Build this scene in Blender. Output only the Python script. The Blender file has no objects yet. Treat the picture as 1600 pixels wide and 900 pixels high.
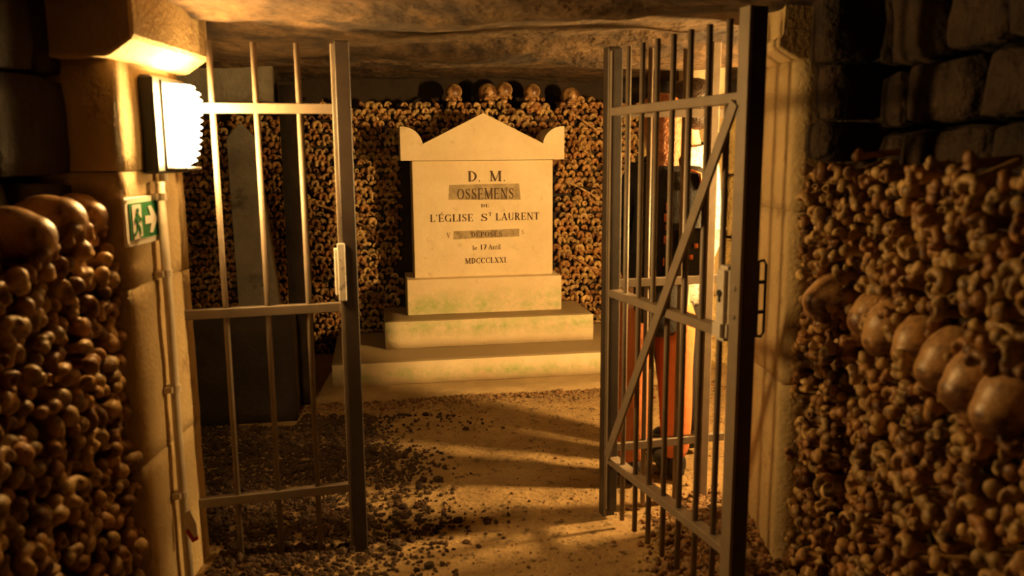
import bpy, bmesh, math, random
from mathutils import Vector, Matrix, noise
PI = math.pi
SC = bpy.context.scene
COL = SC.collection

# ------------------------------------------------------------ camera, world, exposure
H = 1.5
TH, RO = math.radians(9.3), .0075
cam = bpy.data.objects.new('camera', bpy.data.cameras.new('camera')); COL.objects.link(cam)
F = Vector((0, math.cos(TH), -math.sin(TH))); U0 = Vector((0, math.sin(TH), math.cos(TH))); R0 = Vector((1, 0, 0))
R = math.cos(RO) * R0 - math.sin(RO) * U0; U = math.cos(RO) * U0 + math.sin(RO) * R0
cam.matrix_world = Matrix(((R.x, U.x, -F.x, 0), (R.y, U.y, -F.y, 0), (R.z, U.z, -F.z, H), (0, 0, 0, 1)))
cam.data.sensor_width = 36; cam.data.lens = 28.8; cam.data.clip_start = .02
cam.data.dof.use_dof = True; cam.data.dof.focus_distance = 5.4; cam.data.dof.aperture_fstop = 2.6
SC.camera = cam
w = bpy.data.worlds.new('world'); SC.world = w; w.use_nodes = True
w.node_tree.nodes['Background'].inputs[0].default_value = (.02, .01, .004, 1)
w.node_tree.nodes['Background'].inputs[1].default_value = .2
SC.view_settings.view_transform = 'Standard'; SC.view_settings.look = 'None'
SC.view_settings.exposure = 0.0; SC.view_settings.gamma = 1
LAMP_RGB = (1, .58, .185)
LAMP_NEAR, LAMP_FAR = 225, 1230        # emission strength of the two bulkhead lamps' glass

# ------------------------------------------------------------ materials
def mat(name, c1, c2=None, scale=8, rough=.75, bump=.25, bscale=40, c3=None, s3=3, t3=(.5, .62), metal=0, per=None, coord='Object', spec=.4, bdist=.02):
    m = bpy.data.materials.new(name); m.use_nodes = True
    nt = m.node_tree; N = nt.nodes; L = nt.links; b = N['Principled BSDF']
    b.inputs['Roughness'].default_value = rough; b.inputs['Metallic'].default_value = metal
    b.inputs['Specular IOR Level'].default_value = spec
    if c2 is None:
        b.inputs['Base Color'].default_value = (*c1, 1); src = None
        tc = N.new('ShaderNodeTexCoord')
    else:
        tc = N.new('ShaderNodeTexCoord'); no = N.new('ShaderNodeTexNoise')
        no.inputs['Scale'].default_value = scale; no.inputs['Detail'].default_value = 6; no.inputs['Roughness'].default_value = .65
        L.new(tc.outputs[coord], no.inputs['Vector'])
        r = N.new('ShaderNodeValToRGB'); r.color_ramp.elements[0].position = .32; r.color_ramp.elements[1].position = .68
        r.color_ramp.elements[0].color = (*c1, 1); r.color_ramp.elements[1].color = (*c2, 1)
        L.new(no.outputs[0], r.inputs[0]); src = r.outputs[0]
        if c3:
            n3 = N.new('ShaderNodeTexNoise'); n3.inputs['Scale'].default_value = s3; n3.inputs['Detail'].default_value = 5; n3.inputs['Roughness'].default_value = .7
            L.new(tc.outputs[coord], n3.inputs['Vector'])
            mr = N.new('ShaderNodeMapRange'); mr.inputs[1].default_value = t3[0]; mr.inputs[2].default_value = t3[1]
            L.new(n3.outputs[0], mr.inputs[0])
            mx = N.new('ShaderNodeMix'); mx.data_type = 'RGBA'
            L.new(mr.outputs[0], mx.inputs[0]); L.new(src, mx.inputs[6]); mx.inputs[7].default_value = (*c3, 1); src = mx.outputs[2]
        if per:
            if per == 'object': o = N.new('ShaderNodeObjectInfo'); v = o.outputs['Random']
            else: o = N.new('ShaderNodeNewGeometry'); v = o.outputs['Random Per Island']
            r2 = N.new('ShaderNodeValToRGB'); el = r2.color_ramp.elements
            el[0].position = 0; el[0].color = (.30, .20, .14, 1); el[1].position = 1; el[1].color = (1.25, 1.2, 1.1, 1)
            e = el.new(.3); e.color = (.72, .5, .36, 1); e = el.new(.6); e.color = (.95, .85, .7, 1); e = el.new(.8); e.color = (.6, .56, .5, 1)
            L.new(v, r2.inputs[0])
            m2 = N.new('ShaderNodeMix'); m2.data_type = 'RGBA'; m2.blend_type = 'MULTIPLY'; m2.inputs[0].default_value = 1
            L.new(src, m2.inputs[6]); L.new(r2.outputs[0], m2.inputs[7]); src = m2.outputs[2]
        L.new(src, b.inputs['Base Color'])
    if bump:
        nb = N.new('ShaderNodeTexNoise'); nb.inputs['Scale'].default_value = bscale; nb.inputs['Detail'].default_value = 5
        L.new(tc.outputs[coord], nb.inputs['Vector'])
        bp = N.new('ShaderNodeBump'); bp.inputs['Strength'].default_value = bump; bp.inputs['Distance'].default_value = bdist
        L.new(nb.outputs[0], bp.inputs['Height']); L.new(bp.outputs[0], b.inputs['Normal'])
    return m

M = {}
M['rock'] = mat('ceiling_rock', (.032, .018, .009), (.14, .083, .037), 5, .85, .5, 15, (.025, .014, .008), 2.2, (.52, .62), coord='Generated' if False else 'Object', bdist=.05)
M['pier'] = mat('pier_limestone', (.44, .32, .16), (.56, .42, .22), 4, .8, .35, 60, (.33, .22, .11), 9, (.58, .75))
M['mon'] = mat('monument_limestone', (.66, .53, .33), (.76, .63, .42), 5, .75, .12, 70, (.52, .39, .22), 11, (.60, .78))
M['stele'] = mat('grey_painted_stone', (.15, .135, .105), (.24, .215, .17), 9, .85, .3, 40, (.07, .06, .045), 7, (.55, .68))
M['dstone'] = mat('dark_stone', (.022, .016, .011), (.05, .035, .023), 6, .9, .4, 30)
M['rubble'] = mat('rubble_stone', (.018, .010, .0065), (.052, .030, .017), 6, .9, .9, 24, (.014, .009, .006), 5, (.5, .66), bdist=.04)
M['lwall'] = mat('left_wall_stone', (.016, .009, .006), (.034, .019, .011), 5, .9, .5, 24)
M['yrough'] = mat('yellow_rough_stone', (.40, .28, .11), (.62, .46, .2), 9, .9, 1, 18, bdist=.05)
M['core'] = mat('wall_core', (.02, .013, .008), (.04, .025, .015), 6, .95, .3, 30)
M['floor'] = mat('trodden_floor', (.25, .16, .07), (.42, .28, .125), 5, .85, .8, 45, (.09, .055, .025), 14, (.56, .66), bdist=.02)
M['shadegravel'] = mat('shade_gravel', (.05, .032, .018), (.11, .07, .04), 9, .9, .3, 60, per='island')  # gravel colour darkened to carry the shade on the floor behind the left gate
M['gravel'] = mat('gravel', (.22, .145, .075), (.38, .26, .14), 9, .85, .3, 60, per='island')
M['bone'] = mat('bone', (.42, .27, .11), (.64, .46, .21), 25, .5, .35, 90, (.10, .05, .022), 18, (.50, .64), per='object', spec=.5, bdist=.006)
M['bonej'] = mat('bone_joined', (.42, .27, .11), (.64, .46, .21), 25, .5, .35, 90, (.10, .05, .022), 18, (.50, .64), per='island', spec=.5, bdist=.006)
M['skull'] = mat('skull_bone', (.38, .20, .07), (.74, .45, .19), 12, .42, .25, 60, (.12, .05, .02), 7, (.46, .60), spec=.6, bdist=.006)
M['iron'] = mat('painted_iron', (.20, .155, .115), (.27, .21, .155), 14, .5, .15, 90, spec=.5, bdist=.004)
M['darkiron'] = mat('dark_iron', (.035, .024, .017), (.055, .038, .028), 14, .5, .15, 90, spec=.4, bdist=.004)
M['black'] = mat('black_metal', (.012, .01, .009), None, rough=.5, bump=0)
M['lock'] = mat('pale_lock_metal', (.62, .55, .47), (.74, .68, .6), 20, .45, .1, 60, (.2, .15, .1), 16, (.6, .7))
M['steel'] = mat('bolt_steel', (.7, .62, .55), None, rough=.3, bump=0, metal=.8)
M['pipe'] = mat('cream_pipe', (.62, .52, .38), (.72, .62, .48), 12, .5, .08, 60)
M['green'] = mat('sign_green', (.005, .16, .05), None, rough=.4, bump=0)
M['white'] = mat('sign_white', (.75, .72, .64), None, rough=.45, bump=0)
M['ink'] = mat('inscription_paint', (.075, .04, .02), None, rough=.8, bump=0)
M['faint'] = mat('faded_inscription', (.30, .21, .11), None, rough=.8, bump=0)
M['smudge'] = mat('rubbed_stone', (.30, .23, .13), (.46, .36, .21), 14, .8, .2, 60, (.22, .16, .09), 18, (.5, .7))
M['red'] = mat('tag_red', (.5, .03, .015), None, rough=.5, bump=0)
M['skin'] = mat('skin', (.55, .30, .18), (.62, .36, .22), 12, .5, .05, 60)
M['jacket'] = mat('dark_jacket', (.012, .010, .010), (.02, .016, .014), 30, .8, .3, 120)
M['trous'] = mat('orange_brown_trousers', (.50, .15, .045), (.60, .20, .07), 9, .8, .3, 30)
M['trim'] = mat('orange_trim', (.75, .16, .03), (.85, .30, .08), 40, .5, .2, 60)
M['shoe'] = mat('shoe_black', (.015, .012, .012), None, rough=.5, bump=0)
M['sole'] = mat('shoe_pale', (.55, .55, .6), None, rough=.5, bump=0)
M['knit'] = mat('speckled_knit', (.28, .24, .21), (.80, .76, .70), 60, .85, .6, 120)
M['dtrous'] = mat('charcoal_trousers', (.03, .026, .024), None, rough=.85, bump=0)
M['hairr'] = mat('red_brown_hair', (.22, .07, .02), (.42, .15, .045), 40, .45, .5, 90)
M['hairb'] = mat('dark_hair', (.02, .012, .008), (.045, .025, .015), 40, .45, .5, 90)

def moss(name, zmid, spread):
    """limestone with a green algae band that sits on the stone at a given height"""
    m = M['mon'].copy(); m.name = name; nt = m.node_tree; N = nt.nodes; L = nt.links
    b = N['Principled BSDF']; src = b.inputs['Base Color'].links[0].from_socket
    tc = N.new('ShaderNodeTexCoord'); sx = N.new('ShaderNodeSeparateXYZ'); L.new(tc.outputs['Object'], sx.inputs[0])
    a = N.new('ShaderNodeMath'); a.operation = 'SUBTRACT'; a.inputs[1].default_value = zmid; L.new(sx.outputs[2], a.inputs[0])
    a2 = N.new('ShaderNodeMath'); a2.operation = 'ABSOLUTE'; L.new(a.outputs[0], a2.inputs[0])
    mr = N.new('ShaderNodeMapRange'); mr.inputs[1].default_value = 0; mr.inputs[2].default_value = spread; mr.inputs[3].default_value = 1; mr.inputs[4].default_value = 0
    L.new(a2.outputs[0], mr.inputs[0])
    no = N.new('ShaderNodeTexNoise'); no.inputs['Scale'].default_value = 7; no.inputs['Detail'].default_value = 7; no.inputs['Roughness'].default_value = .7; L.new(tc.outputs['Object'], no.inputs['Vector'])
    m2 = N.new('ShaderNodeMapRange'); m2.inputs[1].default_value = .42; m2.inputs[2].default_value = .62; L.new(no.outputs[0], m2.inputs[0])
    mu = N.new('ShaderNodeMath'); mu.operation = 'MULTIPLY'; L.new(mr.outputs[0], mu.inputs[0]); L.new(m2.outputs[0], mu.inputs[1])
    mm = N.new('ShaderNodeMath'); mm.operation = 'MULTIPLY'; mm.inputs[1].default_value = .8; L.new(mu.outputs[0], mm.inputs[0])
    mx = N.new('ShaderNodeMix'); mx.data_type = 'RGBA'; L.new(mm.outputs[0], mx.inputs[0]); L.new(src, mx.inputs[6]); mx.inputs[7].default_value = (.30, .42, .12, 1)
    L.new(mx.outputs[2], b.inputs['Base Color']); return m
def dusty(m):
    nt = m.node_tree; N = nt.nodes; L = nt.links; b = N['Principled BSDF']; src = b.inputs['Base Color'].links[0].from_socket
    g = N.new('ShaderNodeNewGeometry'); sx = N.new('ShaderNodeSeparateXYZ'); L.new(g.outputs['True Normal'], sx.inputs[0])
    mr = N.new('ShaderNodeMapRange'); mr.inputs[1].default_value = .6; mr.inputs[2].default_value = .9; mr.inputs[4].default_value = .85; L.new(sx.outputs[2], mr.inputs[0])
    mx = N.new('ShaderNodeMix'); mx.data_type = 'RGBA'; L.new(mr.outputs[0], mx.inputs[0]); L.new(src, mx.inputs[6]); mx.inputs[7].default_value = (.24, .165, .08, 1)
    L.new(mx.outputs[2], b.inputs['Base Color']); return m
M['apron'] = mat('dusty_apron', (.30, .21, .10), (.42, .30, .15), 6, .85, .3, 50)
M['moss1'] = moss('mossy_plinth', .43, .13); M['moss2'] = moss('mossy_step', .31, .10); M['moss3'] = moss('mossy_low_step', .09, .07)
for k_ in ('moss2', 'moss3'): dusty(M[k_])

def lamp_mat(name, strength):
    m = bpy.data.materials.new(name); m.use_nodes = True; b = m.node_tree.nodes['Principled BSDF']
    b.inputs['Base Color'].default_value = (.9, .85, .8, 1); b.inputs['Roughness'].default_value = .2
    b.inputs['Emission Color'].default_value = (*LAMP_RGB, 1); b.inputs['Emission Strength'].default_value = strength
    return m

# ------------------------------------------------------------ helpers
def link(o, parent=None):
    COL.objects.link(o)
    if parent is not None: o.parent = parent
    return o
def obj(name, bm, m, parent=None, smooth=False, loc=None):
    me = bpy.data.meshes.new(name); bmesh.ops.recalc_face_normals(bm, faces=bm.faces); bm.to_mesh(me); bm.free()
    if m: me.materials.append(m)
    if smooth: me.polygons.foreach_set('use_smooth', [True] * len(me.polygons))
    o = bpy.data.objects.new(name, me)
    if loc: o.location = loc
    return link(o, parent)
def pymesh(name, vs, fs, m=None, smooth=False):
    me = bpy.data.meshes.new(name); me.from_pydata(vs, [], fs); me.update()
    if m: me.materials.append(m)
    if smooth: me.polygons.foreach_set('use_smooth', [True] * len(me.polygons))
    return me
def thing(name, label, cat, loc=(0, 0, 0), rz=0, group=None):
    o = bpy.data.objects.new(name, None); o.empty_display_size = .05; COL.objects.link(o)
    o.location = loc; o.rotation_euler = (0, 0, rz); o['label'] = label; o['category'] = cat
    if group: o['group'] = group
    return o
def tag(o, label, cat, group=None):
    o['label'] = label; o['category'] = cat
    if group: o['group'] = group
    return o
def box(x0, x1, y0, y1, z0, z1, bev=0, bm=None, mtx=None, seg=1):
    b = bmesh.new(); bmesh.ops.create_cube(b, size=1)
    for v in b.verts: v.co = Vector(((x0 + x1) / 2 + v.co.x * (x1 - x0), (y0 + y1) / 2 + v.co.y * (y1 - y0), (z0 + z1) / 2 + v.co.z * (z1 - z0)))
    if bev: bmesh.ops.bevel(b, geom=b.edges[:], offset=bev, segments=seg, affect='EDGES')
    if mtx: bmesh.ops.transform(b, matrix=mtx, verts=b.verts)
    if bm is None: return b
    me = bpy.data.meshes.new('t'); b.to_mesh(me); b.free(); bm.from_mesh(me); bpy.data.meshes.remove(me); return bm
def merge(bm, b, mtx=None):
    if mtx: bmesh.ops.transform(b, matrix=mtx, verts=b.verts)
    me = bpy.data.meshes.new('t'); b.to_mesh(me); b.free(); bm.from_mesh(me); bpy.data.meshes.remove(me)
def tube(pts, r, seg=10, bm=None, caps=True):
    bm = bm or bmesh.new(); pts = [Vector(p) for p in pts]; rs = r if isinstance(r, (list, tuple)) else [r] * len(pts); rings = []
    for i, p in enumerate(pts):
        d = (pts[min(i + 1, len(pts) - 1)] - pts[max(i - 1, 0)]).normalized()
        a = d.cross(Vector((0, 0, 1))) if abs(d.z) < .95 else d.cross(Vector((1, 0, 0))); a.normalize(); b = d.cross(a)
        rings.append([bm.verts.new(p + (a * math.cos(2 * PI * k / seg) + b * math.sin(2 * PI * k / seg)) * rs[i]) for k in range(seg)])
    for i in range(len(rings) - 1):
        for k in range(seg): bm.faces.new((rings[i][k], rings[i][(k + 1) % seg], rings[i + 1][(k + 1) % seg], rings[i + 1][k]))
    if caps: bm.faces.new(rings[0]); bm.faces.new(rings[-1][::-1])
    return bm
def prism(pts, y0, y1, bm=None):
    """outline in (x, z), extruded along y"""
    bm = bm or bmesh.new(); a = [bm.verts.new((x, y0, z)) for x, z in pts]; b = [bm.verts.new((x, y1, z)) for x, z in pts]
    bm.faces.new(a); bm.faces.new(b[::-1]); n = len(pts)
    for i in range(n): bm.faces.new((a[i], b[i], b[(i + 1) % n], a[(i + 1) % n]))
    return bm
def rough_block(x0, x1, y0, y1, z0, z1, cell=.06, amp=.01, seed=0, fr=6, bev=.012):
    """hand-dressed stone block: subdivided box with rounded corners and a noisy skin"""
    dx, dy, dz = x1 - x0, y1 - y0, z1 - z0; c = Vector(((x0 + x1) / 2, (y0 + y1) / 2, (z0 + z1) / 2))
    bm = bmesh.new(); bmesh.ops.create_cube(bm, size=1)
    for ax, ln in ((0, dx), (1, dy), (2, dz)):
        n = max(1, min(14, int(ln / cell)))
        es = [e for e in bm.edges if abs((e.verts[0].co - e.verts[1].co).normalized()[ax]) > .9]
        if n > 1: bmesh.ops.subdivide_edges(bm, edges=es, cuts=n - 1, use_grid_fill=True)
    for v in bm.verts:
        p = Vector((v.co.x * dx, v.co.y * dy, v.co.z * dz))
        q = Vector((max(-dx / 2 + bev, min(dx / 2 - bev, p.x)), max(-dy / 2 + bev, min(dy / 2 - bev, p.y)), max(-dz / 2 + bev, min(dz / 2 - bev, p.z))))
        d = p - q
        if d.length > bev: d = d.normalized() * bev
        p = q + d + c
        nv = noise.noise_vector(p * fr + Vector((seed * 3.1, seed, 0))) + noise.noise_vector(p * fr * 3 + Vector((seed, 0, 7))) * .4
        v.co = p + nv * amp
    return bm
def remeshed(bm, voxel, name, smooth_it=2):
    me = bpy.data.meshes.new('t'); bm.to_mesh(me); bm.free(); o = bpy.data.objects.new('t', me); COL.objects.link(o)
    r = o.modifiers.new('r', 'REMESH'); r.mode = 'VOXEL'; r.voxel_size = voxel
    if smooth_it: s = o.modifiers.new('s', 'SMOOTH'); s.iterations = smooth_it; s.factor = .5
    dg = bpy.context.evaluated_depsgraph_get(); out = bpy.data.meshes.new_from_object(o.evaluated_get(dg)); out.name = name
    bpy.data.objects.remove(o); bpy.data.meshes.remove(me)
    out.polygons.foreach_set('use_smooth', [True] * len(out.polygons)); return out
def ell(bm, c, r, seg=14, rot=None):
    m = Matrix.Translation(c) @ (rot or Matrix()) @ Matrix.Diagonal((*r, 1)); bmesh.ops.create_uvsphere(bm, u_segments=seg, v_segments=max(6, seg // 2 + 2), radius=1, matrix=m)

# ------------------------------------------------------------ setting: floor, ceiling, walls
def heap(x, y):
    def g(cx, cy, sx, sy, h): return h * math.exp(-((x - cx) / sx) ** 2 - ((y - cy) / sy) ** 2)
    return g(.80, 2.62, .30, .40, .055) + g(.95, 3.15, .30, .25, .07) + g(-.95, 2.75, .35, .35, .03)
def floor_z(x, y):
    return heap(x, y) + .012 * noise.fractal(Vector((x * 1.6, y * 1.6, 0)), 1, 2, 3) + .004 * noise.noise(Vector((x * 14, y * 14, 3)))
def grid(x0, x1, y0, y1, step, fz):
    nx, ny = int((x1 - x0) / step), int((y1 - y0) / step); vs = []; fs = []
    for j in range(ny + 1):
        for i in range(nx + 1):
            x = x0 + (x1 - x0) * i / nx; y = y0 + (y1 - y0) * j / ny; vs.append((x, y, fz(x, y)))
    for j in range(ny):
        for i in range(nx): a = j * (nx + 1) + i; fs.append((a, a + 1, a + nx + 2, a + nx + 1))
    return vs, fs
def struct(name, me):
    o = bpy.data.objects.new(name, me); o['kind'] = 'structure'; return link(o)
vs, fs = grid(-3.0, 2.2, -1.6, 7.0, .035, floor_z)
struct('floor', pymesh('floor', vs, fs, M['floor'], True))
def ceil_z(x, y):
    p = Vector((x * .9, y * 1.6, 0)); z = 1.965 + .055 * noise.fractal(p, 1, 2, 5) + .02 * noise.noise(Vector((x * 1.5, y * 9, 4)))
    z -= .05 * math.exp(-((y - 3.7) / .35) ** 2)                                      # a lower lip of rock over the gate
    if y > 4.3: z += min(.12, (y - 4.3) * .10)
    return z
vs, fs = grid(-3.0, 2.2, -1.6, 7.0, .045, ceil_z)
struct('ceiling', pymesh('ceiling', vs, [f[::-1] for f in fs], M['rock'], True))

def wall(name, x0, x1, y0, y1, z0=-.05, z1=2.2, m='core'):
    o = obj(name, rough_block(x0, x1, y0, y1, z0, z1, .25, .012, len(name), 3), M[m], smooth=False); o['kind'] = 'structure'; return o
def stone(parent, m, x0, x1, y0, y1, z0, z1, amp, seed, fr=6, cell=.05, bev=.02, name='stone'):
    return obj(name, rough_block(x0, x1, y0, y1, z0, z1, cell, amp, seed, fr, bev), M[m], parent, smooth=True)
rnd = random.Random(4)
wr = wall('wall_right', 1.36, 1.60, -1.6, 3.2)
k = 0
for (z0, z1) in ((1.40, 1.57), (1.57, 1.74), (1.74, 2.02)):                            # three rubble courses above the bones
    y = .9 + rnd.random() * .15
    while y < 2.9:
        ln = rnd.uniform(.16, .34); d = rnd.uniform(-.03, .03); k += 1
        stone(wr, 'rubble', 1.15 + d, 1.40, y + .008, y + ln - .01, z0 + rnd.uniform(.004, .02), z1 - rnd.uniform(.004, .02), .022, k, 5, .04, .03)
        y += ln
for i, (z0, z1) in enumerate(((1.47, 1.60), (1.60, 1.78), (1.78, 2.04))): stone(wr, 'rubble', .965 + .02 * (i % 2), 1.30, 2.60, 2.74, z0, z1 - .008, .010, 130 + i, 5, .04, .02)  # extra jamb stones added to put an unlit face before the right pier
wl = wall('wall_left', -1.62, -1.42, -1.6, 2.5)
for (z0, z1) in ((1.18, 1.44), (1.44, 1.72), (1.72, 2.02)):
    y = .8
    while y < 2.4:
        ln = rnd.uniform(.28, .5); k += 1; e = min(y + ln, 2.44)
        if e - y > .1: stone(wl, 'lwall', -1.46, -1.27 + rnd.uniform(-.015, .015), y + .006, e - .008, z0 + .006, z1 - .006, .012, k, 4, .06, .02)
        y += ln
wall('wall_rear', -2.0, 2.0, -1.8, -1.6)
wall('wall_front_left', -3.0, -1.36, 2.72, 2.95)
wall('wall_front_right', 1.34, 2.2, 3.0, 3.2)
wall('wall_side_left', -3.1, -2.75, 2.9, 7.0)
wall('wall_side_right', 1.98, 2.25, 3.1, 7.2, m='yrough')
BO = Vector((-.143, 5.63, 0)); BY = .165                                              # monument frame: front of the upper step
wb = wall('wall_back', -3.2, 3.0, .98, 1.2)
wb.location = BO; wb.rotation_euler = (0, 0, BY)
for i in range(3):                                                                    # rough yellow masonry right of the bones
    zc = .32 + i * .5
    for j in range(3):
        stone(wb, 'yrough', 1.28 + j * .42 - .1 * (i % 2), 1.69 + j * .42 - .1 * (i % 2), .62, 1.0, zc - .3 if i == 0 else zc, zc + .49, .02, 90 + i * 4 + j, 6, .06, .025)

# ------------------------------------------------------------ stone piers with capitals
pl = thing('stone_pier', 'left pale limestone gate pier carrying the bright lamp and exit sign', 'pillar', (-1.30, 2.62, 0))
for z0, z1, s in ((-.05, .56, 1), (.5605, 1.110, 2), (1.1125, 1.457, 3), (1.4585, 1.80, 4)):
    obj('stone_block', rough_block(-.10, .165, -.225, .245, z0, z1, .05, .0035, s, 7, .004), M['pier'], pl, smooth=True)
cb = prism([(-.20, 1.77), (.19, 1.775), (.265, 1.825), (.265, 2.12), (-.20, 2.12)], -.29, .285); 
bmesh.ops.bevel(cb, geom=cb.edges[:], offset=.008, segments=1, affect='EDGES')
obj('capital', cb, M['pier'], pl)
pr = thing('stone_pier', 'right pale limestone gate pier striped with shadows of gate bars', 'pillar', (1.10, 2.95, 0))
for z0, z1, s in ((-.05, .70, 5), (.7012, 1.30, 6), (1.3012, 1.80, 7)):
    obj('stone_block', rough_block(-.165, .26, -.20, .22, z0, z1, .05, .003, s, 7, .004), M['pier'], pr, smooth=True)
cb = prism([(-.155, 1.80), (-.22, 1.84), (-.22, 1.87), (-.20, 1.875), (-.20, 2.12), (.26, 2.12), (.26, 1.80)], -.17, .24)
bmesh.ops.bevel(cb, geom=cb.edges[:], offset=.005, segments=1, affect='EDGES'); obj('capital', cb, M['pier'], pr)

# ------------------------------------------------------------ bulkhead lamps
def bulkhead(name, label, loc, rz, strength, scale=1.0):
    """local: mounted on the plane x=0, glass bulging towards +x"""
    t = thing(name, label, 'lamp', loc, rz)
    obj('housing', box(0, .046, -.135, .135, -.150, .150, .008), M['black'], t)
    obj('mounting_ring', box(.044, .052, -.078, .078, -.138, .138, .003), M['black'], t)
    vs = []; fs = []; nr, seg = 60, 20
    for i in range(nr + 1):
        z = .128 - .256 * i / nr; k = math.sin(i / nr * 12 * 2 * PI) * .0045 + (.0 if i < nr * .12 else 0)
        e = 1 - .35 * (abs(2 * i / nr - 1)) ** 7; tp = 1 - .10 * i / nr
        ry, rx = (.070 * e * tp + k), (.086 * e * (1 - .30 * (i / nr) ** 2) + k * 1.6)
        for s in range(seg + 1):
            a = -PI / 2 + PI * s / seg; vs.append((.050 + rx * math.cos(a) ** .6 if math.cos(a) > 1e-4 else .050, ry * math.sin(a), z))
    n = seg + 1
    for i in range(nr):
        for s in range(seg): a = i * n + s; fs.append((a, a + n, a + n + 1, a + 1))
    fs.append(tuple(range(n))); fs.append(tuple(range(nr * n, nr * n + n))[::-1])
    for i in range(nr): fs.append((i * n, i * n + seg, (i + 1) * n + seg, (i + 1) * n))
    o = bpy.data.objects.new('ribbed_glass', pymesh('ribbed_glass', vs, fs, lamp_mat('lit_glass', strength), True)); link(o, t)
    obj('light_cutoff_cap', box(.046, .108, -.066, .066, -.142, -.131, .004), M['black'], t)  # opaque cap added under the glass to cut the light thrown downwards
    obj('cable_gland', tube([(.025, -.05, -.15), (.025, -.05, -.175)], .014), M['pipe'], t)
    return t
bulkhead('bulkhead_lamp', 'glowing ribbed glass bulkhead lamp mounted high on the left pier', (-1.135, 2.69, 1.597), 0, LAMP_NEAR)
bulkhead('bulkhead_lamp', 'bulkhead lamp on side wall of the inner chamber behind right pier', (1.965, 3.44, 1.46), PI, LAMP_FAR)

# conduit with clips and a hanging tag
cx, cy = -1.105, 2.595
cd = thing('electric_conduit', 'cream conduit pipe running down the left pier below the lamp', 'pipe', (cx, cy, 0))
obj('pipe', tube([(0, 0, 1.42), (.001, 0, 1.0), (-.002, 0, .6), (0, 0, .02)], .0145, 12), M['pipe'], cd, True)
for z in (1.375, 1.13, .75, .385):
    b = tube([(0, 0, z - .012), (0, 0, z + .012)], .0185, 12); box(-.028, 0, -.026, .026, z - .01, z + .01, .002, b); obj('pipe_clip', b, M['pipe'], cd)
tg = thing('paper_tag', 'small white and red tag hanging on the conduit near the floor', 'tag', (cx + .016, cy - .012, .29))
obj('tag_card', prism([(-.012, .035), (.010, .045), (.028, .0), (.030, -.05), (.012, -.06), (-.010, -.03)], -.008, -.005), M['white'], tg)
obj('tag_stripe', prism([(-.010, -.028), (.0, -.02), (.018, -.052), (.030, -.045), (.031, -.058), (.012, -.068)], -.0095, -.0045), M['red'], tg)

# ------------------------------------------------------------ emergency exit sign on the left pier
sg = thing('exit_sign', 'green and white running man exit sign with arrow on left pier', 'sign', (-1.131, 2.50, 1.309), PI / 2)
# local x -> +Y (away from camera), local -y -> +X (out of the pier face)
obj('panel', box(-.118, .118, -.010, .0, -.072, .072, .002), M['white'], sg)
obj('green_field', box(-.096, .098, -.0125, -.008, -.053, .055), M['green'], sg)
obj('arrow', prism([(.000, .012), (.040, .012), (.026, .040), (.048, .042), (.088, .0), (.048, -.042), (.028, -.040), (.040, -.012), (.000, -.012)], -.0145, -.011), M['white'], sg)
obj('doorway_symbol', prism([(-.082, .050), (-.022, .050), (-.022, -.046), (-.040, -.046), (-.040, -.052), (-.082, -.052)], -.0142, -.011), M['white'], sg)
b = bmesh.new()
bmesh.ops.create_cone(b, cap_ends=True, segments=12, radius1=.0065, radius2=.0065, depth=.003, matrix=Matrix.Translation((-.048, -.0155, .033)) @ Matrix.Rotation(PI / 2, 4, 'X'))
for q in ([(-.060, .024), (-.046, .026), (-.044, -.004), (-.058, -.006)], [(-.050, .024), (-.030, .010), (-.020, .008), (-.020, .002), (-.032, .003), (-.050, .014)],
          [(-.058, .022), (-.072, .008), (-.068, -.004), (-.063, -.002), (-.064, .006), (-.054, .016)],
          [(-.052, -.004), (-.036, -.018), (-.036, -.040), (-.043, -.040), (-.044, -.022), (-.056, -.008)], [(-.058, -.004), (-.060, -.022), (-.078, -.034), (-.074, -.042), (-.054, -.027), (-.050, -.006)]):
    prism(q, -.0165, -.0135, b)
obj('running_figure', b, M['green'], sg)
for sx in (-1, 1):
    for sz in (-1, 1): obj('screw', tube([(sx * .108, -.0095, sz * .063), (sx * .108, -.013, sz * .063)], .004, 8), M['steel'], sg)

# ------------------------------------------------------------ the gate
def rail(z, x0, x1, parent, w=.034, d=.028): obj('rail', box(x0, x1, -d / 2, d / 2, z - w / 2, z + w / 2, .002), M['iron'], parent)
def bar(x, parent, z0=.03, z1=1.88, r=.0105): obj('bar', tube([(x, 0, z0), (x, 0, z1)], r, 10), M['iron'], parent, True)
def leaf_frame(name, label, cat, a, b, rev=False):
    a = Vector((*a, 0)); b = Vector((*b, 0)); d = b - a
    return thing(name, label, cat, a, math.atan2(d.y, d.x)), d.length
# fixed panel from left pier to the lock post
t, L_ = leaf_frame('barred_gate', 'fixed left panel of the barred iron gate fastened to the left pier', 'gate', (-1.142, 2.80), (-.592, 2.945))
for z in (1.66, .955, .262): rail(z, 0, L_, t)
for k in (1, 2, 3): bar(L_ * k / 4 - .004, t)
obj('post', box(L_ - .022, L_ + .030, -.026, .026, -.02, 1.89, .003), M['darkiron'], t)
obj('edge_strip', box(L_ - .034, L_ - .0225, -.020, .012, .0, 1.88, .001), M['iron'], t)
obj('keeper_plate', box(L_ - .040, L_ - .012, -.034, -.024, .98, 1.19, .003), M['lock'], t, False)
obj('keeper_plate_cap', box(L_ - .050, L_ - .028, -.030, .018, 1.0, 1.17, .003), M['lock'], t)
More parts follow.
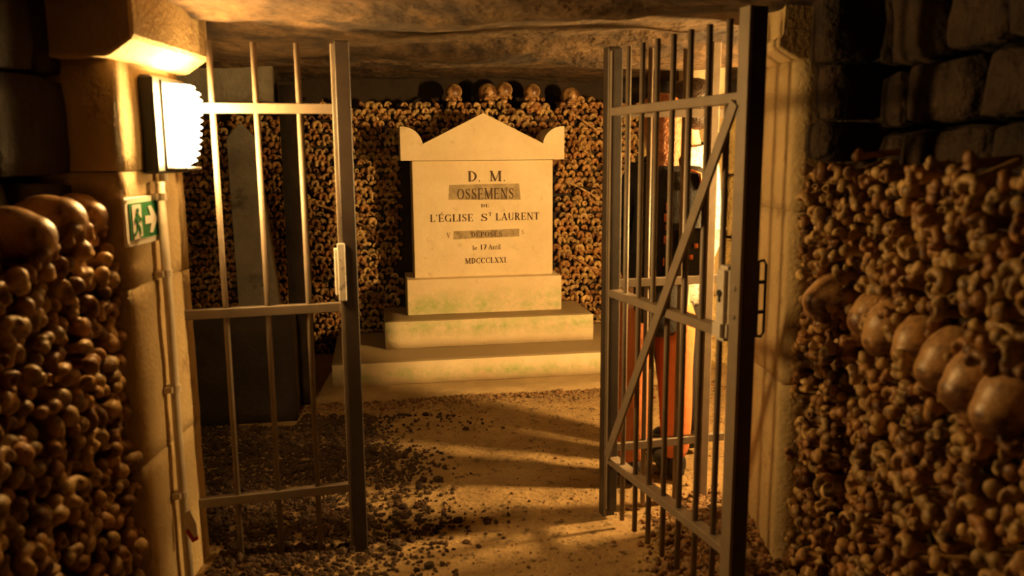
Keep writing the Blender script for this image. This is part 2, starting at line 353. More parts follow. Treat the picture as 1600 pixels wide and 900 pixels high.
# fixed panel behind, from hinge post to right
t, L_ = leaf_frame('barred_gate', 'fixed right panel of the iron gate behind the open leaf', 'gate', (.395, 3.235), (.90, 3.365))
obj('post', box(-.030, .022, -.020, .030, -.02, 1.90, .003), M['darkiron'], t)
obj('edge_strip', box(-.028, -.018, -.027, -.0205, -.0, 1.89, .001), M['iron'], t)
obj('edge_strip', box(.0225, .032, -.020, -.008, .35, 1.50, .001), M['iron'], t)
for z in (1.655, .985, .300): rail(z, 0, L_ + .0, t)
for x in (.155, .302): bar(x, t, .03, 1.90, .010)
obj('end_post', box(.410, .446, -.018, .018, .0, 1.93, .003), M['iron'], t)
# the swung open leaf
t, L_ = leaf_frame('barred_gate', 'barred iron gate leaf swung open with diagonal brace and pale lock', 'gate', (.402, 3.195), (.682, 2.385))
for z in (1.655, .955, .265): rail(z, 0, L_, t, .030, .046)
for k in range(1, 8): bar(L_ * k / 8 - .006, t, .045 if k < 8 else .02, 1.885, .0100)
obj('hinge_stile', box(-.016, .018, -.016, .018, .04, 1.89, .003), M['darkiron'], t)
obj('edge_strip', box(-.012, .006, -.022, -.0165, .05, 1.88, .001), M['iron'], t)
obj('lock_stile', box(L_ - .024, L_ + .026, -.018, .032, .02, 1.90, .003), M['darkiron'], t)
obj('edge_strip', box(L_ - .024, L_ + .026, -.030, -.0185, .02, 1.90, .001), M['iron'], t)
p0, p1 = Vector((.02, 0, .285)), Vector((L_ - .03, 0, 1.64)); dv = (p1 - p0).normalized(); nn = Vector((-dv.z, 0, dv.x)) * .019
b = bmesh.new(); pts = [p0 + nn, p1 + nn, p1 - nn, p0 - nn]
prism([(p.x, p.z) for p in pts], -.036, -.026, b); obj('diagonal_brace', b, M['iron'], t)
lb = box(L_ - .090, L_ - .028, -.040, .022, .975, 1.165, .012, seg=3); obj('lock_case', lb, M['lock'], t, False)
b = tube([(L_ - .060, -.039, 1.082), (L_ - .060, -.044, 1.082)], .011, 12); prism([(L_ - .065, 1.055), (L_ - .055, 1.055), (L_ - .056, 1.078), (L_ - .064, 1.078)], -.043, -.039, b); obj('keyhole', b, M['black'], t)
obj('lower_lock_case', box(L_ - .100, L_ - .030, -.046, .022, .935, 1.005, .014, seg=2), M['lock'], t)
for z in (1.105, 1.02): obj('bolt', tube([(L_ + .0, -.026, z), (L_ + .0, -.034, z)], .008, 10), M['steel'], t)
obj('handle_plate', box(L_ + .0, L_ + .020, .024, .044, .955, 1.185, .003), M['black'], t)
obj('pull_handle', tube([(L_ + .01, .03, 1.18), (L_ + .01, .062, 1.185), (L_ + .01, .070, 1.172), (L_ + .01, .070, .968), (L_ + .01, .062, .955), (L_ + .01, .03, .96)], .0042, 8), M['black'], t, True)
for z in (1.12, 1.03): obj('spacer', tube([(L_ + .01, .03, z), (L_ + .01, .07, z)], .006, 8), M['black'], t)

# ------------------------------------------------------------ serif lettering
def sweep(pts, ws, bm, y0, y1, kx, kz, ox, oz):
    """variable width stroke through points, as an extruded ribbon"""
    P = [Vector((p[0], p[1])) for p in pts]; n = len(P); Lf = []; Rt = []
    for i in range(n):
        d = (P[min(i + 1, n - 1)] - P[max(i - 1, 0)]).normalized(); q = Vector((-d.y, d.x)) * ws[i] / 2
        Lf.append(P[i] + q); Rt.append(P[i] - q)
    for i in range(n - 1):
        prism([(ox + kx * a.x, oz + kz * a.y) for a in (Lf[i], Lf[i + 1], Rt[i + 1], Rt[i])], y0, y1, bm)
def ringpts(cx, cy, rx, ry, a0, a1, thick, thin, n=14):
    ps = []; w = []
    for i in range(n + 1):
        a = math.radians(a0 + (a1 - a0) * i / n); ps.append((cx + rx * math.cos(a), cy + ry * math.sin(a))); w.append(thin + (thick - thin) * abs(math.cos(a)) ** 1.5)
    return ps, w
def glyph(c):
    """returns (advance, list of strokes (pts, widths)); cap height 1"""
    T, h = .15, .055
    S = []
    def ln(x0, y0, x1, y1, wd): S.append(([(x0, y0), (x1, y1)], [wd, wd]))
    def serif(x, y, w=.24): ln(x - w / 2, y + (h / 2 if y < .5 else -h / 2), x + w / 2, y + (h / 2 if y < .5 else -h / 2), h)
    def stem(x, y0=0, y1=1, wd=T): ln(x, y0, x, y1, wd); serif(x, y0); serif(x, y1) if y1 > .9 else None
    def ring(*a): S.append(ringpts(*a))
    if c == 'D': stem(.16); ring(.20, .5, .42, .47, -90, 90, T, h); ln(.16, .028, .24, .028, h); ln(.16, .972, .24, .972, h); return .74, S
    if c == 'M': stem(.13, 0, 1, h); ln(.13, .97, .45, .03, T); ln(.45, .05, .76, .97, h); stem(.80); return .95, S
    if c == 'O': ring(.38, .5, .32, .46, 0, 360, T, h); return .78, S
    if c in 'Ss':
        k = 1 if c == 'S' else .72
        ps = [(.50, .80), (.44, .92), (.31, .965), (.17, .90), (.12, .76), (.18, .62), (.32, .51), (.46, .40), (.51, .25), (.44, .10), (.29, .035), (.15, .09), (.09, .23)]
        ws = [h, h, h, .09, .12, T, .17, T, .12, .09, h, h, h]
        S.append(([(x * k, y * k) for x, y in ps], ws)); ln(.50 * k, .98 * k, .50 * k, .72 * k, h); ln(.09 * k, .30 * k, .09 * k, .02 * k, h); return .62 * k, S
    if c in 'EÉ':
        stem(.15); ln(.15, .972, .56, .972, h); ln(.15, .5, .44, .5, h); ln(.15, .028, .60, .028, h); ln(.555, 1, .555, .78, h); ln(.595, 0, .595, .24, h); ln(.44, .40, .44, .60, h)
        if c == 'É': ln(.30, 1.10, .46, 1.26, .09)
        return .68, S
    if c == 'N': stem(.13, 0, 1, h); ln(.13, .97, .66, .03, T); stem(.67, 0, 1, h); return .82, S
    if c == 'L': stem(.15); ln(.15, .028, .56, .028, h); ln(.555, 0, .555, .26, h); return .62, S
    if c == "'": ln(.10, 1.0, .05, .78, .08); return .20, S
    if c == 'G': ring(.40, .5, .32, .46, 45, 320, T, h); stem(.66, .02, .40, .13); ln(.56, .42, .78, .42, h); ln(.63, .96, .63, .72, h); return .82, S
    if c == 'I': stem(.16); return .32, S
    if c == 'T': stem(.34); ln(.06, .972, .62, .972, h); ln(.06, 1, .06, .76, h); ln(.62, 1, .62, .76, h); return .68, S
    if c == 'A': ln(.08, 0, .38, .98, h); ln(.38, .98, .66, 0, T); ln(.20, .34, .56, .34, h); serif(.10, 0, .2); serif(.66, 0, .26); return .78, S
    if c == 'U': ln(.15, .95, .15, .30, T); serif(.15, 1); ring(.38, .32, .23, .29, 180, 360, .11, h); ln(.61, .95, .61, .30, h); serif(.61, 1, .2); return .76, S
    if c == 'R': stem(.15); ring(.24, .75, .26, .22, -90, 90, T, h); ln(.15, .972, .26, .972, h); ln(.15, .52, .26, .52, h); ln(.34, .52, .58, .02, T); serif(.60, 0, .18); return .72, S
    if c == 'P': stem(.15); ring(.24, .73, .27, .24, -90, 90, T, h); ln(.15, .972, .26, .972, h); ln(.15, .48, .26, .48, h); return .62, S
    if c == 'V': ln(.12, 1, .38, .02, T); ln(.38, .02, .64, 1, h); serif(.12, 1); serif(.64, 1, .2); return .74, S
    if c == 'X': ln(.12, 1, .60, 0, T); ln(.60, 1, .12, 0, h); serif(.13, 0, .2); serif(.60, 0, .24); serif(.14, 1, .24); serif(.60, 1, .2); return .72, S
    if c == 'C': ring(.40, .5, .32, .46, 45, 315, T, h); ln(.64, .98, .64, .72, h); return .72, S
    if c == 'l': stem(.12, 0, 1, .13); return .24, S
    if c == 'e': ring(.26, .33, .19, .30, 0, 320, .12, h); ln(.08, .36, .44, .36, h); return .50, S
    if c == 'v': ln(.08, .66, .24, .02, .12); ln(.24, .02, .42, .66, h); serif(.08, .66, .18); return .48, S
    if c == 'r': stem(.12, 0, .66, .12); ring(.28, .50, .12, .14, 40, 180, .08, .08); return .42, S
    if c == 'i': stem(.12, 0, .66, .12); ln(.12, .82, .12, .94, .12); return .26, S
    if c == '1': stem(.20); ln(.08, .82, .2, .97, h); return .40, S
    if c == '7': ln(.08, .95, .54, .95, .09); ln(.52, .95, .24, 0, T); return .58, S
    if c == '.': ln(.06, 0, .06, .10, .10); return .18, S
    return .38, S
def lettering(s, xc, z, hgt, width, yf, parent, m='ink', name='lettering'):
    adv = [glyph(c)[0] + .08 for c in s]; tot = sum(adv) - .08; kx = width / tot; x = xc - width / 2
    for c, a in zip(s, adv):
        bm = bmesh.new()
        for ps, ws in glyph(c)[1]: sweep(ps, ws, bm, yf - .0018, yf + .002, kx, hgt, x, z)
        x += a * kx; obj('letter', bm, M[m], parent)

# ------------------------------------------------------------ the monument
mo = thing('stone_monument', 'stepped pale stone monument with pediment and black inscription', 'monument', BO, BY)
obj('apron', rough_block(-1.25, 1.30, -.62, .62, -.03, .022, .12, .003, 31, 5, .006), M['apron'], mo, True)
obj('step', rough_block(-1.09, 1.15, -.365, .615, .022, .1745, .06, .002, 32, 7, .006), M['moss3'], mo, True)
obj('step', rough_block(-.742, .735, 0, .61, .1745, .365, .06, .002, 33, 7, .005), M['moss2'], mo, True)
obj('plinth', box(-.576, .548, .208, .615, .365, .6205, .005), M['moss1'], mo)
slab = obj('inscription_slab', box(-.515, .500, .295, .62, .6205, 1.455, .004), M['mon'], mo)
def peak(zb):
    c = -.008; w = .585; pts = [(c - w, zb), (c + w, zb), (c + w, zb + .235)]
    for i in range(1, 9): a = PI / 2 + (PI / 2) * i / 8 * .93; pts.append((c + w - .012 + .145 * math.cos(a), zb + .10 + .135 * math.sin(a)))
    pts.append((c, zb + .327))
    for i in range(8, 0, -1): a = PI / 2 - (PI / 2) * i / 8 * .93; pts.append((c - w + .012 + .145 * math.cos(a), zb + .10 + .135 * math.sin(a)))
    pts.append((c - w, zb + .235)); return pts
obj('pediment', prism(peak(1.458), .255, .625), M['mon'], mo)
obj('rubbed_patch', prism([(-.262, 1.180), (-.255, 1.285), (.252, 1.288), (.262, 1.172)], .2942, .296), M['smudge'], slab)
obj('rubbed_patch', prism([(-.232, .895), (-.228, .953), (.252, .962), (.250, .905)], .2942, .296), M['smudge'], slab)
YF = .294; K = .00465
def LX(px): return (px - 756.5) * K - .007
def LZ(py): return .6205 + (433 - py) * .00462
def line(s, x0, x1, y0, y1, m='ink'): lettering(s, (LX(x0) + LX(x1)) / 2, LZ(y1), (y1 - y0) * .00462, (x1 - x0) * K, YF, slab, m)
line('D', 732, 747, 268.5, 284.5); line('.', 749, 752, 268.5, 284.5); line('M', 766, 785, 268.5, 284.5); line('.', 788, 791, 268.5, 284.5)
line('OSSEMENS', 715.5, 804, 295, 312)
line('DE', 752, 765, 319.5, 324.5)
line("L'ÉGLISE", 673, 740, 334.5, 346); line('S', 751, 763, 334.5, 346); line('T', 763.5, 769, 333, 338.5); line('LAURENT', 775, 844, 334, 345.5)
line('V', 698, 704, 363, 371, 'faint'); line('DÉPOSÉS', 736, 785, 362.5, 370.5); line('S', 815, 820, 361, 368, 'faint')
line('le', 738, 745, 384, 391); line('17', 750, 760, 383, 391); line('Avril', 763, 782, 383, 391)
line('MDCCCLXXI.', 726, 793, 403.5, 412.5)

# ------------------------------------------------------------ left inner chamber: plinth, stele, lintel; right column
st = thing('stone_stele', 'grey pointed stone stele on dark plinth behind the left gate panel', 'monument', (-1.60, 4.62, 0), .20)
obj('plinth', rough_block(-.30, .34, -.17, .22, -.02, .612, .08, .004, 41, 5, .01), M['dstone'], st, True)
b = prism([(.035, .612), (.265, .612), (.175, 1.60), (.10, 1.68), (.025, 1.60)], -.04, .10); bmesh.ops.bevel(b, geom=b.edges[:], offset=.004, segments=1, affect='EDGES')
obj('obelisk', b, M['stele'], st)
ln_ = tag(obj('stone_lintel', rough_block(-.36, .30, -.05, .30, 1.80, 2.12, .08, .004, 42, 5, .01), M['stele'], None, True, (-1.64, 4.72, 0)), 'grey stone lintel block under the ceiling above the pointed stele', 'stone block')
ln_.rotation_euler = (0, 0, .18)
obj('support', rough_block(.30, .43, .12, .40, -.02, 1.9, .1, .004, 43, 5, .01), M['dstone'], st, True)
rc = thing('stone_column', 'orange-yellow stone column with pale square capital at right of inner chamber', 'pillar', (1.36, 5.75, 0), .16)
obj('pedestal', rough_block(-.16, .16, -.12, .22, -.02, .50, .08, .005, 44, 6, .01), M['yrough'], rc, True)
obj('shaft', rough_block(-.10, .105, -.06, .16, .50, 1.84, .1, .003, 45, 6, .01), M['pier'], rc, True)
obj('capital', rough_block(-.15, .115, -.10, .20, 1.89, 2.15, .08, .003, 46, 6, .008), M['mon'], rc, True)

# ------------------------------------------------------------ bones
def bone_mesh(kind):
    bm = bmesh.new(); sh = .013
    if kind == 0:      # distal femur end: two condyles and a bridge
        ell(bm, (-.021, 0, -.008), (.0145, .024, .024)); ell(bm, (.021, .002, -.010), (.0145, .023, .022)); ell(bm, (0, .004, .012), (.026, .017, .013)); ell(bm, (0, .02, 0), (.020, .02, .016))
    elif kind == 1:    # ball head with trochanter
        ell(bm, (-.012, 0, .006), (.021, .021, .021)); ell(bm, (.018, .012, -.006), (.017, .020, .020)); ell(bm, (.004, .016, 0), (.020, .015, .014))
    elif kind == 2:    # tibial plateau
        ell(bm, (-.016, .004, 0), (.020, .014, .019)); ell(bm, (.018, .004, .002), (.019, .014, .018)); ell(bm, (0, .010, .014), (.013, .016, .012)); ell(bm, (0, .02, 0), (.022, .018, .016))
    elif kind == 3:    # rounded humeral head
        ell(bm, (0, 0, 0), (.023, .019, .021)); ell(bm, (.018, .008, .010), (.011, .014, .012)); ell(bm, (0, .018, 0), (.016, .018, .015))
    elif kind == 4:    # crescent, worn condyle
        for i in range(7): a = math.radians(20 + 140 * i / 6); ell(bm, (.023 * math.cos(a), 0, -.012 + .027 * math.sin(a)), (.0105, .019, .0105), 10)
        ell(bm, (0, .018, .002), (.018, .014, .013))
    else:              # broken hollow shaft end
        for i in range(12): a = 2 * PI * i / 12; ell(bm, (.015 * math.cos(a), .004 * math.sin(2 * a), .013 * math.sin(a)), (.0055, .012, .0055), 8)
        tube([(0, .012, 0), (0, .03, 0)], .014, 12, bm)
    tube([(0, .01, 0), (0, .05, 0), (0, .15, .0)], [.014, sh, .012], 10, bm)
    return remeshed(bm, .0042, 'bone', 1)
KINDS = [bone_mesh(k) for k in range(6)]
for me in KINDS: me.materials.append(M['bone'])
LOWS = []
for k, me in enumerate(KINDS):
    o = bpy.data.objects.new('t', me); COL.objects.link(o); d = o.modifiers.new('d', 'DECIMATE'); d.ratio = .35
    dg = bpy.context.evaluated_depsgraph_get(); lo = bpy.data.meshes.new_from_object(o.evaluated_get(dg)); bpy.data.objects.remove(o)
    LOWS.append(([v.co.copy() for v in lo.vertices], [tuple(p.vertices) for p in lo.polygons])); bpy.data.meshes.remove(lo)
def bone_wall(label, spots, mtx0, weights, par_max=300, scale=(.85, 1.15), roll=.5, loc=(0, 0, 0)):
    """spots: (matrix, size, priority); the largest in view are bones of their own, the rest one joined part"""
    t = thing('bone_wall', label, 'bone wall', loc); T = Matrix.Translation(-Vector(loc))
    spots = sorted(spots, key=lambda s: -s[1]); joined = []
    for i, (mx, pr) in enumerate(spots):
        k = rnd.choices(range(6), weights)[0]; s = rnd.uniform(*scale)
        m = T @ mx @ Matrix.Rotation(rnd.gauss(0, .16), 4, 'X') @ Matrix.Rotation(rnd.gauss(0, .16), 4, 'Z') @ Matrix.Rotation(rnd.gauss(0, roll), 4, 'Y') @ Matrix.Diagonal((s * rnd.uniform(.85, 1.15), s, s * rnd.uniform(.85, 1.15), 1))
        if i < par_max:
            o = bpy.data.objects.new('bone', KINDS[k]); COL.objects.link(o); o.parent = t; o.matrix_basis = m
        else: joined.append((k, m))
    if joined:
        vs = []; fs = []
        for k, m in joined:
            n = len(vs); V, Fc = LOWS[k]; vs += [m @ v for v in V]; fs += [tuple(i + n for i in f) for f in Fc]
        o = bpy.data.objects.new('packed_bones', pymesh('packed_bones', vs, fs, M['bonej'], True)); link(o, t); o['kind'] = 'stuff'
    return t
def seen(p):
    v = Vector(p) - Vector((0, 0, H)); d = v.dot(F)
    if d < .2: return None
    x, y = 800 + 1280 * v.dot(R) / d, 450 - 1280 * v.dot(U) / d
    return (x, y, d) if -160 < x < 1760 and -100 < y < 1100 else None
# skulls -------------------------------------------------------
def skull_mesh():
    bm = bmesh.new()   # crown towards -y / +z, face towards -z
    ell(bm, (0, .012, .012), (.070, .088, .068), 28); ell(bm, (0, -.040, .008), (.060, .052, .056), 24); ell(bm, (0, .060, -.002), (.058, .045, .052), 24)
    ell(bm, (-.028, -.072, -.020), (.028, .016, .012)); ell(bm, (.028, -.072, -.020), (.028, .016, .012))
    for s in (-1, 1):
        ell(bm, (s * .052, -.058, -.048), (.016, .020, .012)); tube([(s * .056, -.055, -.048), (s * .066, -.01, -.045), (s * .062, .02, -.038)], .006, 8, bm)
        ell(bm, (s * .052, .035, -.050), (.014, .018, .020)); tube([(s * .049, -.072, -.022), (s * .052, -.068, -.048)], .008, 8, bm)
    ell(bm, (0, -.072, -.030), (.008, .012, .018)); ell(bm, (0, -.060, -.072), (.030, .026, .024)); ell(bm, (0, -.02, -.045), (.040, .045, .030))
    ell(bm, (0, -.074, -.086), (.026, .012, .010))
    return remeshed(bm, .006, 'skull', 2)
SK = skull_mesh(); SK.materials.append(M['skull'])
def skull(p, r, label, rot, group=None, squash=(1, 1, 1)):
    r *= .93
    o = bpy.data.objects.new('human_skull', SK); COL.objects.link(o); o.location = p; s = r / .070; o.scale = (s * squash[0], s * squash[1], s * squash[2]); o.rotation_euler = rot
    return tag(o, label, 'skull', group)
RS = [((.985, 2.495, 1.050), .070, 'leftmost skull of the row in the right bone wall, upper half in shadow', (.5, .2, -1.4)),
      ((1.010, 2.225, 1.050), .066, 'dim second skull from the pier, sunk back in the right wall row', (.7, -.2, -1.7)),
      ((.985, 2.085, 1.040), .066, 'tall oval brown skull, third from the pier in right wall row', (1.1, .1, -1.5)),
      ((.985, 1.925, 1.040), .062, 'narrow pale skull, fourth from the pier in right wall row', (1.0, -.15, -1.6)),
      ((.985, 1.785, 1.032), .068, 'bright orange-brown skull, fifth from the pier in right wall row', (.9, .2, -1.5)),
      ((.975, 1.655, 1.020), .068, 'glossy dark red-brown skull with spot highlight, sixth from the pier', (.8, -.1, -1.7)),
      ((.970, 1.525, 1.015), .070, 'large dark skull at right edge, nearest the viewer in the row', (.9, .15, -1.5))]
for p, r, lb, ro in RS: skull(p, r, lb, ro, 'skulls in the right bone wall')
LS = [((-1.215, 1.770, 1.300), .075, 'skull cut by the left edge of the photo on left bone wall', (.2, .1, 1.5)),
      ((-1.185, 1.950, 1.305), .076, 'big pale-rimmed skull second from the viewer on left bone wall', (.1, -.1, 1.7)),
      ((-1.200, 2.125, 1.322), .080, 'largest reddish skull with bright right side atop left bone wall', (-.2, 0, 1.6)),
      ((-1.220, 2.325, 1.335), .060, 'smallest skull atop left bone wall, nearest the exit sign', (.2, .2, 1.4))]
for p, r, lb, ro in LS: skull(p, r, lb, ro, 'skulls on top of the left bone wall')

# right wall ---------------------------------------------------
spots = []; ax = Matrix.Rotation(-PI / 2, 4, 'Z'); row = 0; z = .02
while z < 1.50:
    y = .95 + (.026 if row % 2 else 0)
    while y < 2.76:
        yy = y + rnd.gauss(0, .007); zz = z + rnd.gauss(0, .007); x = .99 - .03 * (2.72 - yy) + rnd.gauss(0, .020)
        top = 1.47 + .035 * noise.noise(Vector((yy * 5, 0, 0)))
        hit = any(((yy - p[1]) / (r * .92)) ** 2 + ((zz - p[2]) / (r * .98)) ** 2 < 1 for p, r, _, _ in RS)
        s = seen((x, yy, zz))
        if s and zz < top and not hit: spots.append((Matrix.Translation((x, yy, zz)) @ ax, (1 if 0 < s[0] < 1600 and 0 < s[1] < 900 else .1) / s[2]))
        y += .052
    z += .043; row += 1
bone_wall('wall of stacked brown bone ends filling the right side of the passage', spots, None, [4, 3, 3, 3, 4, 1.5], 300, (.66, .98), 1.6, (1.1, 2.0, 0))
# left wall ----------------------------------------------------
spots = []; ax = Matrix.Rotation(PI / 2, 4, 'Z'); row = 0; z = .02
while z < 1.27:
    y = 1.30 + (.032 if row % 2 else 0)
    while y < 2.44:
        yy = y + rnd.gauss(0, .008); zz = z + rnd.gauss(0, .008); x = -1.165 + .05 * (2.42 - yy) - .04 * max(0, (yy - 2.36) / .08) + rnd.gauss(0, .012)
        top = 1.245 + .02 * noise.noise(Vector((yy * 6, 3, 0))); s = seen((x, yy, zz))
        if s and zz < top: spots.append((Matrix.Translation((x, yy, zz)) @ ax, (1 if 0 < s[0] < 1600 and 0 < s[1] < 900 else .1) / s[2]))
        y += .064
    z += .052; row += 1
bone_wall('low wall of stacked dark bone ends at left, skulls along its top', spots, None, [2, 3, 2, 4, 2, .5], 300, (.95, 1.3), 1.2, (-1.3, 2.0, 0))
# core behind the two bone walls
wall('wall_core_right', 1.10, 1.37, -1.5, 2.74, -.02, 1.44); wall('wall_core_left', -1.43, -1.26, -1.5, 2.40, -.02, 1.22)
# back wall ----------------------------------------------------
MB = Matrix.Translation(BO) @ Matrix.Rotation(BY, 4, 'Z'); spots = []; row = 0; z = .03
while z < 1.98:
    u = -2.5 + (.029 if row % 2 else 0)
    while u < 1.26:
        uu = u + rnd.gauss(0, .007); zz = z + rnd.gauss(0, .005); v = .655 + rnd.gauss(0, .012); u += .060
        top = 1.885 - .08 * max(0, -uu - .6) + .07 * noise.noise(Vector((uu * 3, 9, 0))) + .07 * noise.noise(Vector((uu * 9, 2, 0)))
        if zz > top: continue
        if abs(uu + .008) < .50 and zz < 1.40: continue
        if abs(uu) < .66 and zz < .36: continue
        if uu < -.9 and zz < .0: continue
        p = MB @ Vector((uu, v, zz)); s = seen(p)
        if not s or s[0] > 1150: continue
        x, y = s[0], s[1]
        if abs(uu) < .60 and zz < 1.62 - .3 * abs(uu): continue
        spots.append((Matrix.Translation(p) @ Matrix.Rotation(BY, 4, 'Z'), (1 if 440 < x < 950 else .2) + rnd.random() * .05))
    z += .047; row += 1
bw = bone_wall('far wall of small yellow chevron bone ends behind the stone monument', spots, None, [9, .7, 1, .8, 3, .3], 300, (.88, 1.08), .28, (-.3, 6.4, 0))
wc = wall('wall_core_back', -2.6, 1.27, .70, .99, -.02, 1.84); wc.location = BO; wc.rotation_euler = (0, 0, BY)
def long_bone(a, b):
    a, b = Vector(a), Vector(b); d = (b - a); bm = bmesh.new(); L = d.length
    tube([(0, 0, 0), (L * .25, 0, .004), (L * .75, 0, .004), (L, 0, 0)], [.013, .0095, .0095, .014], 10, bm)
    ell(bm, (0, 0, .008), (.018, .015, .013)); ell(bm, (-.004, 0, -.010), (.016, .015, .012)); ell(bm, (L, 0, .009), (.016, .018, .014)); ell(bm, (L, 0, -.010), (.016, .018, .014))
    me = remeshed(bm, .006, 'long_bone', 1); me.materials.append(M['bone']); o = bpy.data.objects.new('long_bone', me); link(o, bw)
    o.matrix_basis = Matrix.Translation(a - Vector((-.3, 6.4, 0))) @ d.to_track_quat('X', 'Z').to_matrix().to_4x4()
NB = MB.to_3x3() @ Vector((0, -1, 0))
for (u0, z0, u1, z1) in ((-1.30, 1.17, -1.06, 1.09), (-1.02, 1.05, -.80, .94), (-1.04, .50, -.82, .62), (.72, 1.80, .93, 1.66), (.70, 1.28, .93, 1.155), (.70, .72, .93, .575)):
    long_bone(MB @ Vector((u0, .632, z0)), MB @ Vector((u1, .622, z1)))
for i, (u, z, lb) in enumerate(((.085, 1.965, 'skull with a pale lit patch atop far bone wall above pediment'), (-.04, 1.955, 'dark skull left of the lit pair atop the far bone wall'),
                                (.30, 1.955, 'brown rounded skull just right of the lit one atop far bone wall'), (.60, 1.93, 'dim skull atop far bone wall beside the hinge post'), (-.30, 1.95, 'shadowed skull atop far bone wall left of the pediment peak'))):
    p = MB @ Vector((u + .13, .71, z)); skull(p, .068, lb, (.1, 0, BY + (.3 if i % 2 else -.2)), 'skulls along the far wall top')

# ------------------------------------------------------------ gravel
def pebbles(name, n, fn, rmin, rmax, label, cat='gravel', seed=1, mk='gravel'):
    r_ = random.Random(seed); vs = []; fs = []
    ico = bmesh.new(); bmesh.ops.create_icosphere(ico, subdivisions=1, radius=1); V = [v.co.copy() for v in ico.verts]; FF = [tuple(v.index for v in f.verts) for f in ico.faces]; ico.free()
    for _ in range(n):
        q = fn(r_)
        if not q: continue
        x, y = q; s = r_.uniform(rmin, rmax) * (1 + (r_.random() < .08) * .8); m = Matrix.Translation((x, y, floor_z(x, y) + s * r_.uniform(.1, .55))) @ Matrix.Rotation(r_.uniform(0, 6.28), 4, 'Z') @ Matrix.Rotation(r_.uniform(0, 3), 4, 'X') @ Matrix.Diagonal((s, s * r_.uniform(.6, 1), s * r_.uniform(.45, .8), 1))
        b = len(vs); vs += [m @ (v * (1 + r_.uniform(-.18, .18))) for v in V]; fs += [tuple(i + b for i in f) for f in FF]
    o = bpy.data.objects.new(name, pymesh(name, vs, fs, M[mk])); link(o); o['kind'] = 'stuff'; tag(o, label, cat); return o
def fheap(r_):
    x, y = r_.gauss(.80, .24), r_.gauss(2.72, .38)
    return (x, y) if .45 < x < .98 and y > 1.9 and y < 3.9 and heap(x, y) > .012 + r_.random() * .02 else None
pebbles('gravel_heap', 7000, fheap, .006, .0145, 'heap of brown gravel under the open gate leaf against right pier', seed=2)
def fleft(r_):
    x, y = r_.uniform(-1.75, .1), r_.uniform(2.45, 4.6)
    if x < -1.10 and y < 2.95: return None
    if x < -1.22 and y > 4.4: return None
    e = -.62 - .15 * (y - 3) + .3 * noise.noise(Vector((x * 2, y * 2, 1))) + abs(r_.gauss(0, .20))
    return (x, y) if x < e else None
pebbles('shade_gravel', 20000, fleft, .006, .014, 'loose gravel darkened to stand in for shade behind the fixed left gate', seed=3, mk='shadegravel')  # pebbles in the shade-dark colour, thinning out towards the opening
def fscat(r_):
    x, y = r_.uniform(-1.08, 1.2), r_.uniform(1.9, 4.95)
    if y < 3.22 and x > .90: return None
    return (x, y)
def fapr(r_):
    u = r_.uniform(-1.3, 1.4); v = -.62 - abs(r_.gauss(0, .10)) - .01; p = MB @ Vector((u, v, 0)); return (p.x, p.y)
pebbles('gravel_strip', 1700, fapr, .004, .011, 'strip of fine gravel along the front of the monument steps', seed=4)
pebbles('scattered_pebbles', 2600, fscat, .002, .0065, 'scattered small pebbles over the trodden ochre floor', seed=5)

# ------------------------------------------------------------ people
def skin_body(name, joints, edges, m, parent=None, sub=1, root=0):
    me = bpy.data.meshes.new(name); names = list(joints); idx = {n: i for i, n in enumerate(names)}
    me.from_pydata([joints[n][0] for n in names], [(idx[a], idx[b]) for a, b in edges], []); o = bpy.data.objects.new(name, me); COL.objects.link(o)
    s = o.modifiers.new('s', 'SKIN'); s.use_smooth_shade = True; o.modifiers.new('u', 'SUBSURF').levels = sub
    for n, i in idx.items():
        r = joints[n][1]; me.skin_vertices[0].data[i].radius = r if isinstance(r, tuple) else (r, r); me.skin_vertices[0].data[i].use_root = (i == root)
    dg = bpy.context.evaluated_depsgraph_get(); out = bpy.data.meshes.new_from_object(o.evaluated_get(dg)); bpy.data.objects.remove(o); bpy.data.meshes.remove(me)
    out.materials.append(m); out.polygons.foreach_set('use_smooth', [True] * len(out.polygons))
    o = bpy.data.objects.new(name, out); return link(o, parent)
